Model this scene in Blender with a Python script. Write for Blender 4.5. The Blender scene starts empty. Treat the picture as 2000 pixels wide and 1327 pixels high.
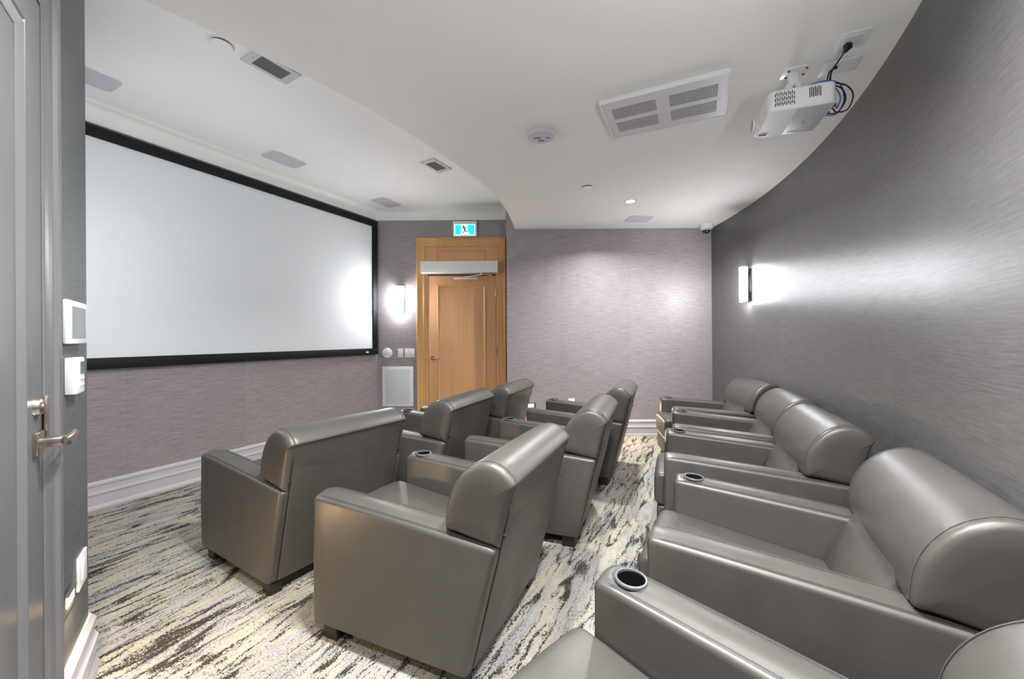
import bpy, bmesh, math, random
from mathutils import Vector, Matrix
random.seed(7)
S = bpy.context.scene
C = S.collection
PI = math.pi
R = math.radians

# ------------------------------------------------------------ camera, world, exposure
F = 778.0                      # focal length in pixels of the 2000 px wide frame
HC = 1.30
cam = bpy.data.objects.new('camera', bpy.data.cameras.new('camera'))
C.objects.link(cam)
cam.data.sensor_width = 36.0
cam.data.lens = F / 2000 * 36.0
cam.data.shift_y = -4.0 / 2000
cam.data.clip_start = 0.02
cam.matrix_world = Matrix.Translation((0, 0, HC)) @ Matrix.Rotation(R(90), 4, 'X') @ Matrix.Rotation(-0.0061, 4, 'Z')
S.camera = cam
w = bpy.data.worlds.new('world'); S.world = w; w.use_nodes = True
w.node_tree.nodes['Background'].inputs[0].default_value = (0.8, 0.85, 0.9, 1)
w.node_tree.nodes['Background'].inputs[1].default_value = 0.3
S.view_settings.view_transform = 'Standard'
S.view_settings.look = 'None'
S.view_settings.gamma = 1.0
S.view_settings.use_curve_mapping = False
S.view_settings.exposure = 1.36
SCONCE = 44.0                  # emission of the wall light glass
DOWN = 22.0                    # watts of a ceiling downlight
STEP = 2.3                     # watts of a step light

# ------------------------------------------------------------ levels and plan
ZL, ZU = 2.72, 3.11            # lower and upper ceiling
CC, RR = (-4.370, 5.079), 6.995   # centre and radius of the curved wall
Cn = Vector((-1.90, 5.62)); sd = Vector((-0.4543, -0.8908))   # corner and direction of the screen wall
S0 = Cn + sd * 3.6
Dn = Vector((-0.067, 5.62)); En = Vector((-0.067, 5.224)); Fn = Vector((2.623, 5.224))
arc = []
a0 = math.atan2(Fn.y - CC[1], Fn.x - CC[0]); a1 = math.atan2(1.5 - CC[1], 1.64 - CC[0])
for i in range(41):
    a = a0 + (a1 - a0) * i / 40
    arc.append(Vector((CC[0] + RR * math.cos(a), CC[1] + RR * math.sin(a))))
arc[0] = Fn.copy()
Gn = Vector((0.08, -1.2)); Hn = Vector((-0.625, -1.2)); In = Vector((-0.625, 0.18)); Wn = Vector((-1.682, 1.575))

# ------------------------------------------------------------ materials
def new_mat(name):
    m = bpy.data.materials.new(name); m.use_nodes = True
    nt = m.node_tree
    return m, nt, nt.nodes['Principled BSDF']
def lin(c):
    return tuple((x / 255 / 12.92) if x / 255 <= 0.04045 else ((x / 255 + 0.055) / 1.055) ** 2.4 for x in c) + (1,)
def N(nt, t, **kw):
    n = nt.nodes.new(t)
    for k, v in kw.items():
        if k.startswith('i_'):
            n.inputs[k[2:].replace('_', ' ')].default_value = v
        else: setattr(n, k, v)
    return n
def L(nt, a, b): nt.links.new(a, b)
def mathn(nt, op, a, b=None, clamp=False):
    n = nt.nodes.new('ShaderNodeMath'); n.operation = op; n.use_clamp = clamp
    for i, v in enumerate((a, b)):
        if v is None: continue
        if isinstance(v, (int, float)): n.inputs[i].default_value = v
        else: L(nt, v, n.inputs[i])
    return n.outputs[0]
def mixc(nt, f, a, b, mode='MIX'):
    n = nt.nodes.new('ShaderNodeMix'); n.data_type = 'RGBA'; n.blend_type = mode
    for sock, v in ((n.inputs[0], f), (n.inputs[6], a), (n.inputs[7], b)):
        if isinstance(v, (int, float)): sock.default_value = v
        elif isinstance(v, tuple): sock.default_value = v
        else: L(nt, v, sock)
    return n.outputs[2]
def ramp(nt, f, stops):
    n = nt.nodes.new('ShaderNodeValToRGB')
    while len(n.color_ramp.elements) < len(stops): n.color_ramp.elements.new(0.5)
    for e, (p, c) in zip(n.color_ramp.elements, stops):
        e.position = p; e.color = c if isinstance(c, tuple) else (c, c, c, 1)
    L(nt, f, n.inputs[0]); return n.outputs[0]
def noise(nt, vec, scale, detail=2, rough=0.5):
    n = N(nt, 'ShaderNodeTexNoise'); n.inputs['Scale'].default_value = scale
    n.inputs['Detail'].default_value = detail; n.inputs['Roughness'].default_value = rough
    if vec is not None: L(nt, vec, n.inputs['Vector'])
    return n.outputs[0]
def mapping(nt, src, scale=(1, 1, 1), rot=(0, 0, 0)):
    n = N(nt, 'ShaderNodeMapping'); n.inputs['Scale'].default_value = scale; n.inputs['Rotation'].default_value = rot
    L(nt, src, n.inputs['Vector']); return n.outputs[0]
def bump(nt, p, h, strength, dist=0.01):
    n = N(nt, 'ShaderNodeBump'); n.inputs['Strength'].default_value = strength; n.inputs['Distance'].default_value = dist
    L(nt, h, n.inputs['Height']); L(nt, n.outputs[0], p.inputs['Normal'])
def simple(name, rgb, rough=0.5, metal=0.0, spec=0.5, grain=0.0, gscale=40, coat=0.0):
    m, nt, p = new_mat(name)
    p.inputs['Base Color'].default_value = lin(rgb)
    p.inputs['Roughness'].default_value = rough; p.inputs['Metallic'].default_value = metal
    p.inputs['Specular IOR Level'].default_value = spec
    p.inputs['Coat Weight'].default_value = coat
    tc = N(nt, 'ShaderNodeTexCoord')
    f = noise(nt, tc.outputs['Object'], gscale, 3)
    k = ramp(nt, f, [(0.3, 1 - grain), (0.7, 1 + 0.0)])
    c = mixc(nt, 1.0, lin(rgb), k, 'MULTIPLY'); L(nt, c, p.inputs['Base Color'])
    return m
def emis(name, rgb, strength):
    m, nt, p = new_mat(name)
    p.inputs['Base Color'].default_value = lin(rgb); p.inputs['Emission Color'].default_value = lin(rgb)
    p.inputs['Emission Strength'].default_value = strength
    return m

def wallpaper(name, rgb, rough=0.4, sp=0.5):
    m, nt, p = new_mat(name)
    uv = N(nt, 'ShaderNodeUVMap'); uv.uv_map = 'UVMap'
    v = uv.outputs[0]
    f1 = noise(nt, mapping(nt, v, (6, 130, 1)), 1, 3, 0.6)
    f2 = noise(nt, mapping(nt, v, (20, 430, 1)), 1, 2, 0.6)
    f3 = noise(nt, mapping(nt, v, (260, 30, 1)), 1, 2, 0.5)
    f4 = noise(nt, mapping(nt, v, (1.3, 1.7, 1)), 1, 2, 0.5)
    s = mathn(nt, 'ADD', mathn(nt, 'MULTIPLY', f1, 0.5), mathn(nt, 'MULTIPLY', f2, 0.35))
    s = mathn(nt, 'ADD', s, mathn(nt, 'MULTIPLY', f3, 0.15))
    sx = N(nt, 'ShaderNodeSeparateXYZ'); L(nt, v, sx.inputs[0])
    st = mathn(nt, 'MULTIPLY', sx.outputs[0], 1 / 0.91)
    fl = mathn(nt, 'FLOOR', st)
    wn = N(nt, 'ShaderNodeTexWhiteNoise'); wn.noise_dimensions = '1D'; L(nt, fl, wn.inputs['W'])
    fr = mathn(nt, 'FRACT', st)
    seam = mathn(nt, 'LESS_THAN', fr, 0.003)
    base = ramp(nt, s, [(0.36, tuple(x * 0.66 for x in lin(rgb)[:3]) + (1,)), (0.5, lin(rgb)), (0.64, tuple(x * 1.32 for x in lin(rgb)[:3]) + (1,))])
    k = mathn(nt, 'ADD', mathn(nt, 'MULTIPLY', wn.outputs[0], 0.07), 0.96)
    k = mathn(nt, 'SUBTRACT', k, mathn(nt, 'MULTIPLY', seam, 0.10))
    k = mathn(nt, 'MULTIPLY', k, mathn(nt, 'ADD', mathn(nt, 'MULTIPLY', f4, 0.16), 0.92))
    cc = N(nt, 'ShaderNodeCombineColor')
    for i in range(3): L(nt, k, cc.inputs[i])
    L(nt, mixc(nt, 1.0, base, cc.outputs[0], 'MULTIPLY'), p.inputs['Base Color'])
    p.inputs['Roughness'].default_value = rough; p.inputs['Specular IOR Level'].default_value = sp
    bump(nt, p, s, 0.12, 0.002)
    return m

def carpet_mat():
    m, nt, p = new_mat('carpet')
    tc = N(nt, 'ShaderNodeTexCoord')
    # x axis of the mapped space runs along the streaks (parallel to the screen wall)
    ang = math.atan2(0.8908, 0.4543)
    base = mapping(nt, tc.outputs['Object'], (1, 1, 1), (0, 0, -ang))
    wob = noise(nt, mapping(nt, base, (70, 110, 1)), 1, 2, 0.6)
    wob2 = noise(nt, mapping(nt, base, (7, 9, 1)), 1, 2, 0.5)
    sx = N(nt, 'ShaderNodeSeparateXYZ'); L(nt, base, sx.inputs[0])
    y2 = mathn(nt, 'ADD', sx.outputs[1], mathn(nt, 'MULTIPLY', mathn(nt, 'SUBTRACT', wob, 0.5), 0.030))
    y2 = mathn(nt, 'ADD', y2, mathn(nt, 'MULTIPLY', mathn(nt, 'SUBTRACT', wob2, 0.5), 0.05))
    cx = N(nt, 'ShaderNodeCombineXYZ'); L(nt, sx.outputs[0], cx.inputs[0]); L(nt, y2, cx.inputs[1])
    v = cx.outputs[0]
    speck = noise(nt, mapping(nt, base, (150, 200, 1)), 1, 1, 0.5)
    speck2 = noise(nt, mapping(nt, base, (85, 130, 1)), 1, 2, 0.6)
    def spk(x, a, src=speck): return mathn(nt, 'ADD', x, mathn(nt, 'MULTIPLY', mathn(nt, 'SUBTRACT', src, 0.5), a))
    # ground: cream, beige and lilac-grey bands
    g = spk(noise(nt, mapping(nt, v, (1.8, 12.0, 1)), 1, 3, 0.6), 0.45, speck2)
    col = ramp(nt, g, [(0.28, lin((150, 146, 144))), (0.40, lin((180, 174, 159))), (0.50, lin((171, 163, 141))),
                       (0.56, lin((152, 149, 147))), (0.63, lin((176, 173, 168))), (0.78, lin((130, 129, 130)))])
    # blue-grey patches, thick with speckle
    b = spk(noise(nt, mapping(nt, v, (2.4, 9.0, 1)), 1.07, 3, 0.6), 1.0)
    bm = ramp(nt, b, [(0.60, 0.0), (0.62, 0.85)])
    bc = ramp(nt, speck2, [(0.40, lin((76, 77, 80))), (0.5, lin((118, 121, 132))), (0.60, lin((166, 168, 172)))])
    col = mixc(nt, bm, col, bc)
    # charcoal speckle clusters
    d = spk(noise(nt, mapping(nt, v, (3.0, 11.0, 1)), 1.31, 3, 0.6), 1.3, speck2)
    dm = ramp(nt, d, [(0.72, 0.0), (0.74, 0.75)])
    col = mixc(nt, dm, col, lin((58, 56, 52)))
    # thin broken dark lines: ridges of a long, thin noise
    def lines(sx_, sy_, off, wid, thr):
        mp = N(nt, 'ShaderNodeMapping'); mp.inputs['Scale'].default_value = (sx_, sy_, 1); mp.inputs['Location'].default_value = (off, off * 2.3, 0)
        L(nt, v, mp.inputs['Vector'])
        n1 = noise(nt, mp.outputs[0], 1, 1, 0.4)
        r = mathn(nt, 'ABSOLUTE', mathn(nt, 'SUBTRACT', n1, 0.5))
        on = mathn(nt, 'LESS_THAN', spk(r, 0.10), wid)
        mk = noise(nt, mapping(nt, v, (2.6, 7.0, 1)), 1 + off * 0.13, 3, 0.65)
        mk = mathn(nt, 'GREATER_THAN', spk(mk, 0.5, speck2), thr)
        return mathn(nt, 'MULTIPLY', on, mk)
    l1 = lines(1.1, 12.0, 3.1, 0.024, 0.47)
    l2 = lines(1.5, 19.0, 7.7, 0.022, 0.51)
    lm = mathn(nt, 'MAXIMUM', l1, l2)
    col = mixc(nt, mathn(nt, 'MULTIPLY', lm, 0.95), col, lin((44, 41, 38)))
    L(nt, col, p.inputs['Base Color'])
    p.inputs['Roughness'].default_value = 0.95; p.inputs['Specular IOR Level'].default_value = 0.1
    bump(nt, p, speck, 0.5, 0.006)
    return m

def leather(name, rgb, rough=0.41):
    m, nt, p = new_mat(name)
    tc = N(nt, 'ShaderNodeTexCoord')
    g = noise(nt, tc.outputs['Object'], 420, 2, 0.6)
    b = noise(nt, tc.outputs['Object'], 6, 3, 0.5)
    L(nt, ramp(nt, b, [(0.3, tuple(x * 0.92 for x in lin(rgb)[:3]) + (1,)), (0.7, tuple(x * 1.06 for x in lin(rgb)[:3]) + (1,))]), p.inputs['Base Color'])
    L(nt, ramp(nt, b, [(0.3, rough - 0.04), (0.7, rough + 0.05)]), p.inputs['Roughness'])
    p.inputs['Specular IOR Level'].default_value = 0.5; p.inputs['Metallic'].default_value = 0.30
    h = mathn(nt, 'ADD', mathn(nt, 'MULTIPLY', g, 0.12), mathn(nt, 'MULTIPLY', b, 1.0))
    bump(nt, p, h, 0.25, 0.006)
    return m

def wood(name, rgb, dark=0.78, scale=1.0):
    m, nt, p = new_mat(name)
    tc = N(nt, 'ShaderNodeTexCoord')
    f = noise(nt, mapping(nt, tc.outputs['Object'], (34 * scale, 34 * scale, 1.3)), 1, 4, 0.6)
    f2 = noise(nt, mapping(nt, tc.outputs['Object'], (5, 5, 0.6)), 1, 3, 0.5)
    s = mathn(nt, 'ADD', mathn(nt, 'MULTIPLY', f, 0.55), mathn(nt, 'MULTIPLY', f2, 0.45))
    L(nt, ramp(nt, s, [(0.35, tuple(x * dark for x in lin(rgb)[:3]) + (1,)), (0.65, lin(rgb))]), p.inputs['Base Color'])
    p.inputs['Roughness'].default_value = 0.55
    return m

M = {}
M['paper'] = wallpaper('grasscloth', (150, 141, 142), 0.42)
M['paper_dark'] = wallpaper('grasscloth_curved', (93, 91, 91), 0.40, 0.6)
M['paper_side'] = wallpaper('wall_vinyl_grey', (84, 88, 88), 0.45)
M['ceiling'] = simple('ceiling_paint', (243, 243, 240), 0.7, grain=0.02, gscale=3)
M['soffit'] = simple('soffit_off_white', (233, 231, 226), 0.7, grain=0.02, gscale=3)  # ceiling white, set slightly darker than the upper level so the edge reads
M['trim'] = simple('trim_paint', (192, 186, 188), 0.35, grain=0.02, gscale=5)
M['crown'] = simple('crown_paint', (238, 238, 234), 0.5, grain=0.02, gscale=5)
M['doorpaint'] = simple('door_paint', (102, 101, 102), 0.35, grain=0.02, gscale=4)
M['carpet'] = carpet_mat()
M['leather'] = leather('grey_leather', (86, 83, 78))
M['stitch'] = simple('stitching', (78, 74, 70), 0.6)
M['gap'] = simple('dark_gap', (24, 22, 20), 0.8)
M['black'] = simple('black_plastic', (20, 20, 21), 0.45)
M['velvet'] = simple('black_velvet', (13, 18, 21), 0.6, spec=0.3)
M['screen'] = simple('screen_vinyl', (226, 230, 232), 0.48, spec=0.25, grain=0.01)
M['wood'] = wood('maple', (222, 168, 118), 0.84)
M['wood2'] = wood('maple_casing', (222, 170, 106), 0.8)
M['legwood'] = simple('dark_leg', (38, 34, 31), 0.5)
M['white'] = simple('white_plastic', (226, 226, 224), 0.4)
M['white2'] = simple('white_enamel', (236, 233, 228), 0.35)
M['grille'] = simple('speaker_grille', (200, 197, 207), 0.7)
M['ventgrey'] = simple('vent_metal', (205, 204, 206), 0.4)
M['louver'] = simple('louver_metal', (150, 156, 155), 0.45)
M['void'] = simple('duct_void', (52, 46, 44), 0.9)
M['filter'] = simple('filter', (150, 142, 124), 0.9)
M['metal'] = simple('brushed_nickel', (196, 186, 174), 0.28, metal=1.0)
M['chrome'] = simple('chrome', (215, 215, 215), 0.15, metal=1.0)
M['steel'] = simple('step_light_steel', (150, 152, 148), 0.3, metal=0.9)
M['cup'] = simple('cup_ring', (104, 104, 108), 0.35, metal=0.2)
M['well'] = simple('cup_well', (14, 14, 15), 0.85, spec=0.15)
M['darkglass'] = simple('dark_glass', (30, 28, 34), 0.1, spec=0.8)
M['lcd'] = simple('lcd', (104, 128, 116), 0.2)
M['touch'] = simple('touch_glass', (132, 137, 139), 0.2)
M['gplastic'] = simple('grey_plastic', (186, 186, 190), 0.45)
M['shade'] = emis('lamp_glass', (246, 249, 255), SCONCE)
M['lens'] = emis('downlight_lens', (255, 250, 240), 30.0)
M['warm'] = emis('step_light_lens', (255, 205, 150), 14.0)
M['cyan'] = emis('exit_cyan', (0, 205, 215), 0.5)
M['exitwhite'] = emis('exit_white', (225, 250, 250), 0.52)
M['green'] = emis('exit_figure', (10, 80, 72), 0.1)
M['blue'] = simple('blue_cable', (70, 110, 200), 0.45)
M['greenc'] = simple('green_cable', (20, 130, 80), 0.45)
M['orange'] = simple('orange_plug', (225, 110, 60), 0.5)
M['tan'] = simple('tan_edge', (196, 176, 140), 0.6)

# ------------------------------------------------------------ mesh helpers
def fin(bm, name, mat, parent=None, smooth=True, ang=35, loc=None):
    bmesh.ops.recalc_face_normals(bm, faces=bm.faces)
    me = bpy.data.meshes.new(name); bm.to_mesh(me); bm.free()
    if smooth:
        for p in me.polygons: p.use_smooth = True
        me.set_sharp_from_angle(angle=R(ang))
    me.materials.append(M[mat] if isinstance(mat, str) else mat)
    o = bpy.data.objects.new(name, me); C.objects.link(o)
    if parent is not None: o.parent = parent
    if loc is not None: o.location = loc
    return o
def box(bm, c, s, rot=None, bev=0.0, seg=2):
    r = bmesh.ops.create_cube(bm, size=1.0)
    vs = r['verts']
    bmesh.ops.scale(bm, vec=s, verts=vs)
    if bev > 0:
        es = {e for v in vs for e in v.link_edges}
        bb = bmesh.ops.bevel(bm, geom=list(es), offset=bev, segments=seg, affect='EDGES', profile=0.5)
        vs = list({v for f in bb['faces'] for v in f.verts} | {v for v in vs if v.is_valid})
    if rot is not None: bmesh.ops.transform(bm, matrix=rot.to_4x4() if hasattr(rot, 'to_4x4') else rot, verts=vs)
    bmesh.ops.translate(bm, vec=c, verts=vs)
    return vs
def BX(name, c, s, mat, parent=None, rot=None, bev=0.0):
    bm = bmesh.new(); box(bm, c, s, rot, bev); return fin(bm, name, mat, parent)
def loft(bm, rings, cap=True, closed=True):
    rv = [[bm.verts.new(p) for p in r] for r in rings]
    n = len(rv[0])
    for a, b in zip(rv, rv[1:]):
        for i in range(n if closed else n - 1):
            j = (i + 1) % n
            bm.faces.new((a[i], a[j], b[j], b[i]))
    if cap:
        bm.faces.new(rv[0]); bm.faces.new(list(reversed(rv[-1])))
    return rv
def lathe(bm, prof, seg=32, center=(0, 0, 0), axis='Z', M4=None):
    rings = []
    for i in range(seg):
        a = 2 * PI * i / seg
        rings.append([Vector((r * math.cos(a), r * math.sin(a), z)) for r, z in prof])
    rv = [[bm.verts.new(p) for p in r] for r in rings]
    for k in range(seg):
        a, b = rv[k], rv[(k + 1) % seg]
        for i in range(len(prof) - 1): 
            bm.faces.new((a[i], b[i], b[i + 1], a[i + 1]))
    vs = [v for r in rv for v in r]
    bmesh.ops.remove_doubles(bm, verts=vs, dist=1e-5)
    vs = [v for v in vs if v.is_valid]
    if M4 is not None: bmesh.ops.transform(bm, matrix=M4, verts=vs)
    bmesh.ops.translate(bm, vec=center, verts=vs)
def crom(pts, n=8):
    P = [Vector(p) for p in pts]; P = [P[0] * 2 - P[1]] + P + [P[-1] * 2 - P[-2]]
    out = []
    for i in range(1, len(P) - 2):
        for k in range(n):
            t = k / n; a, b, c, d = P[i - 1:i + 3]
            out.append(0.5 * ((2 * b) + (c - a) * t + (2 * a - 5 * b + 4 * c - d) * t * t + (3 * b - a - 3 * c + d) * t ** 3))
    out.append(P[-2]); return out
def tube(bm, pts, r, seg=8, smooth_n=0):
    P = crom(pts, smooth_n) if smooth_n else [Vector(p) for p in pts]
    rings = []; up = Vector((0, 0, 1))
    for i, p in enumerate(P):
        t = (P[min(i + 1, len(P) - 1)] - P[max(i - 1, 0)]).normalized()
        if abs(t.dot(up)) > 0.95: up = Vector((1, 0, 0)) if abs(t.x) < 0.9 else Vector((0, 1, 0))
        x = t.cross(up).normalized(); y = x.cross(t).normalized(); up = y
        rings.append([p + (x * math.cos(2 * PI * k / seg) + y * math.sin(2 * PI * k / seg)) * r for k in range(seg)])
    loft(bm, rings)
def tag(o, label, cat, group=None):
    o['label'] = label; o['category'] = cat
    if group: o['group'] = group
    return o
def thing(name, label, cat, loc=(0, 0, 0), rotz=0.0, group=None, mat=None):
    o = bpy.data.objects.new(name, None); o.empty_display_size = 0.1; C.objects.link(o)
    if mat is not None: o.matrix_world = mat
    else: o.location = loc; o.rotation_euler = (0, 0, rotz)
    return tag(o, label, cat, group)
def struct(o): o['kind'] = 'structure'; return o
def stuff(o): o['kind'] = 'stuff'; return o
def poly(bm, pts, z0, z1):
    a = [bm.verts.new((p[0], p[1], z0)) for p in pts]; b = [bm.verts.new((p[0], p[1], z1)) for p in pts]
    n = len(pts)
    for i in range(n): bm.faces.new((a[i], a[(i + 1) % n], b[(i + 1) % n], b[i]))
    bm.faces.new(a); bm.faces.new(list(reversed(b)))
def rrect(w, h, r, n=4):
    out = []
    for cx, cy, a in ((w / 2 - r, h / 2 - r, 0), (-w / 2 + r, h / 2 - r, 90), (-w / 2 + r, -h / 2 + r, 180), (w / 2 - r, -h / 2 + r, 270)):
        for k in range(n + 1):
            t = R(a + 90 * k / n); out.append((cx + r * math.cos(t), cy + r * math.sin(t)))
    return out

# ------------------------------------------------------------ room shell
def path_normals(path):
    """left-hand miter offsets; the room lies to the right of each path here so the sign is chosen by the caller"""
    out = []
    for i, p in enumerate(path):
        d0 = (path[i] - path[i - 1]).normalized() if i > 0 else None
        d1 = (path[i + 1] - path[i]).normalized() if i < len(path) - 1 else None
        n0 = Vector((d0.y, -d0.x)) if d0 else None
        n1 = Vector((d1.y, -d1.x)) if d1 else None
        if n0 and n1:
            n = (n0 + n1).normalized(); n = n / max(0.3, n.dot(n0))
        else: n = n0 or n1
        out.append(n)
    return out
def wall(name, path, z0, z1, mat, th=0.08, u0=0.0):
    path = [Vector(p) for p in path]
    nn = path_normals(path)                       # points into the room (path runs clockwise seen from above)
    bm = bmesh.new(); uv = bm.loops.layers.uv.new('UVMap')
    acc = [u0]
    for a, b in zip(path, path[1:]): acc.append(acc[-1] + (b - a).length)
    inn = [(bm.verts.new((p.x, p.y, z0)), bm.verts.new((p.x, p.y, z1))) for p in path]
    out = [(bm.verts.new((p.x - n.x * th, p.y - n.y * th, z0)), bm.verts.new((p.x - n.x * th, p.y - n.y * th, z1))) for p, n in zip(path, nn)]
    def quad(vs, us):
        f = bm.faces.new(vs)
        for l, u in zip(f.loops, us): l[uv].uv = u
    for i in range(len(path) - 1):
        quad((inn[i][0], inn[i + 1][0], inn[i + 1][1], inn[i][1]), ((acc[i], z0), (acc[i + 1], z0), (acc[i + 1], z1), (acc[i], z1)))
        quad((out[i][1], out[i + 1][1], out[i + 1][0], out[i][0]), ((acc[i], z1), (acc[i + 1], z1), (acc[i + 1], z0), (acc[i], z0)))
        quad((inn[i][1], inn[i + 1][1], out[i + 1][1], out[i][1]), ((0, 0),) * 4)
        quad((inn[i][0], out[i][0], out[i + 1][0], inn[i + 1][0]), ((0, 0),) * 4)
    for k in (0, -1): quad((inn[k][0], inn[k][1], out[k][1], out[k][0]), ((0, 0),) * 4)
    return struct(fin(bm, name, mat, smooth=True, ang=20))
right_path = arc + [Gn]
wall('wall_screen', [S0, Cn], 0, ZU, 'paper')
wall('wall_door', [Cn, Dn], 0, ZU, 'paper', u0=0.35)
wall('wall_return', [Dn, En + Vector((0, 0.003))], 0, ZU, 'paper')
wall('wall_back', [En, Fn], 0, ZU, 'paper', u0=0.2)
wall('wall_right', right_path, 0, ZU, 'paper_dark', u0=0.3)
wall('wall_rear', [Gn, Hn], 0, ZU, 'paper_dark')
wall('wall_left_rear', [Hn, In], 0, ZU, 'paper_side')
wall('wall_left', [In, Wn], 0, ZU, 'paper_side')
wall('wall_left_return', [Wn, S0], 0, ZU, 'paper_side')
room = [S0, Cn, Dn, En] + arc + [Gn, Hn, In, Wn]
def grow(pts, d):
    cx = sum(p[0] for p in pts) / len(pts); cy = sum(p[1] for p in pts) / len(pts)
    return [(p[0] + (d if p[0] > cx else -d), p[1] + (d if p[1] > cy else -d)) for p in pts]
bm = bmesh.new(); poly(bm, room, -0.06, 0.0); struct(fin(bm, 'floor', 'carpet', smooth=False))
bm = bmesh.new(); poly(bm, room, ZU, ZU + 0.06); struct(fin(bm, 'ceiling', 'ceiling', smooth=False))
sof = [(-1.655, 1.583), (-1.536, 1.664), (-1.385, 1.825), (-1.278, 1.955), (-1.116, 2.140), (-0.917, 2.405), (-0.704, 2.765),
       (-0.543, 3.066), (-0.405, 3.352), (-0.297, 3.588), (-0.205, 3.830), (-0.136, 4.052), (-0.084, 4.284), (-0.043, 4.506), (-0.006, 4.772), (0.030, 5.05), (0.042, 5.224)]
sofc = [Vector((p.x, p.y)) for p in crom([(a, b, 0) for a, b in sof], 5)]
bm = bmesh.new(); poly(bm, sofc + arc + [Gn, Hn, In, Wn], ZL, ZU - 0.001)
struct(fin(bm, 'ceiling_soffit', 'soffit', ang=20))

def sweep(name, path, prof, mat):
    path = [Vector(p) for p in path]; nn = path_normals(path)
    bm = bmesh.new()
    rings = [[Vector((p.x + n.x * o, p.y + n.y * o, z)) for o, z in prof] for p, n in zip(path, nn)]
    loft(bm, rings, cap=True)
    return struct(fin(bm, name, mat, ang=25))
BB = [(0, 0), (0.032, 0), (0.032, 0.012), (0.026, 0.028), (0.020, 0.034), (0.020, 0.108), (0.028, 0.114), (0.028, 0.126), (0.016, 0.134),
      (0.014, 0.176), (0.022, 0.182), (0.022, 0.196), (0.008, 0.212), (0, 0.212)]
def cas(p0, p1): return Vector(p0) + (Vector(p1) - Vector(p0))
wdl = (Wn - In).normalized()                     # along the left wall, away from the camera
def lw(t, p=0.0, z=0.0):                          # point on the left wall: t metres from its far end, p metres proud
    return Vector((-1.682 + 0.604 * t + 0.797 * p, 1.575 - 0.797 * t + 0.604 * p, z))
sweep('baseboard_screen', [S0, Cn, Vector((-1.27, 5.62))], BB, 'trim')
sweep('baseboard_back', [Dn, En, Fn], BB, 'trim')
sweep('baseboard_right', right_path, BB, 'trim')
sweep('baseboard_left', [lw(0.478).xy, Wn, S0], BB, 'trim')
def crownp(zt): 
    p = [(0, zt), (0, zt - 0.152), (0.012, zt - 0.152), (0.016, zt - 0.146), (0.016, zt - 0.134), (0.010, zt - 0.130), (0.010, zt - 0.122)]
    for k in range(7):
        a = R(90 * k / 6); p.append((0.014 + 0.05 * (1 - math.cos(a)), zt - 0.118 + 0.092 * math.sin(a)))
    p += [(0.072, zt - 0.022), (0.086, zt - 0.020), (0.086, zt + 0.005)]; p[0] = (0, zt + 0.005)
    return p
sweep('trim_crown_screen', [Wn, S0, Cn, Dn, Dn + Vector((0, -0.20))], crownp(ZU), 'crown')
sweep('trim_crown_soffit', list(reversed([p for p in sofc if p.y < 5.20])), crownp(ZU), 'crown')

# ------------------------------------------------------------ projection screen
def sw(t, p=0.0, z=0.0):                          # point on the screen wall, t metres from the far corner
    v = Cn + sd * t + Vector((0.8908, -0.4543)) * p
    return Vector((v.x, v.y, z))
def frame_on(origin, xdir, n):                    # local x along wall, local y = out of wall, z up
    x = Vector(xdir).normalized(); n = Vector(n).normalized()
    m = Matrix((x, n, (0, 0, 1))).transposed().to_4x4(); m.translation = origin
    return m
mscr = frame_on(sw(0.03, 0, 0), (sd.x, sd.y, 0), (0.8908, -0.4543, 0))
scr = thing('projection_screen', 'large white projection screen in a black frame on the left wall', 'screen', mat=mscr)
W_, z0, z1, fw = 3.05, 1.077, 2.934, 0.085
BX('screen_surface', (W_ / 2, 0.022, (z0 + z1) / 2), (W_ - 0.12, 0.012, z1 - z0 - 0.12), 'screen', scr)
for nm, c, s in (('frame_top', (W_ / 2, 0.026, z1 - fw / 2), (W_, 0.044, fw)), ('frame_bottom', (W_ / 2, 0.026, z0 + fw / 2), (W_, 0.044, fw)),
                 ('frame_side', (fw / 2, 0.026, (z0 + z1) / 2), (fw, 0.0438, z1 - z0 - 2 * fw)), ('frame_side', (W_ - fw / 2, 0.026, (z0 + z1) / 2), (fw, 0.0438, z1 - z0 - 2 * fw))):
    BX(nm, c, s, 'velvet', scr, bev=0.004)
BX('name_plate', (0.20, 0.05, z0 + 0.035), (0.05, 0.004, 0.022), 'grille', scr)

# ------------------------------------------------------------ far door (door_1), frame of reference: x along the wall, y towards the room
YD = 5.62
kx = YD / F
def dx(px): return (px - 1000) * kx
def dz(py, px=900): return HC + ((659.5 - py) - (px - 1000) * 0.0061) * kx
md = frame_on(Vector((0, YD, 0)), (1, 0, 0), (0, -1, 0))
door = bpy.data.objects.new('door_1', None); C.objects.link(door); door.matrix_world = md; struct(door)
xl, xr, zt = dx(814.5), dx(988.5), dz(465.5)
cw = 0.118
def casing(name, parent, mat, xl, xr, zt, cw, deep, prof, z0=0.0):
    """mitred three-sided casing; prof = (inward position 0..1, proud)"""
    bm = bmesh.new()
    rings = []
    for (x, z, sx, sz) in ((xl, z0, 1, 0), (xl, zt, 1, -1), (xr, zt, -1, -1), (xr, z0, -1, 0)):
        rings.append([Vector((x + sx * q * cw, pr, z + sz * q * cw)) for q, pr in prof])
    loft(bm, rings)
    return fin(bm, name, mat, parent, ang=25)
CP = [(0, 0), (0, 0.030), (0.06, 0.038), (0.16, 0.038), (0.22, 0.030), (0.55, 0.026), (0.80, 0.024), (0.86, 0.030), (1.0, 0.028), (1.0, 0)]
casing('casing', door, 'wood2', xl, xr, zt, cw, 0.03, CP)
jx0, jx1 = xl + cw, xr - cw
lx0, lx1, lz = dx(837), dx(969.3), dz(539)
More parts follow.
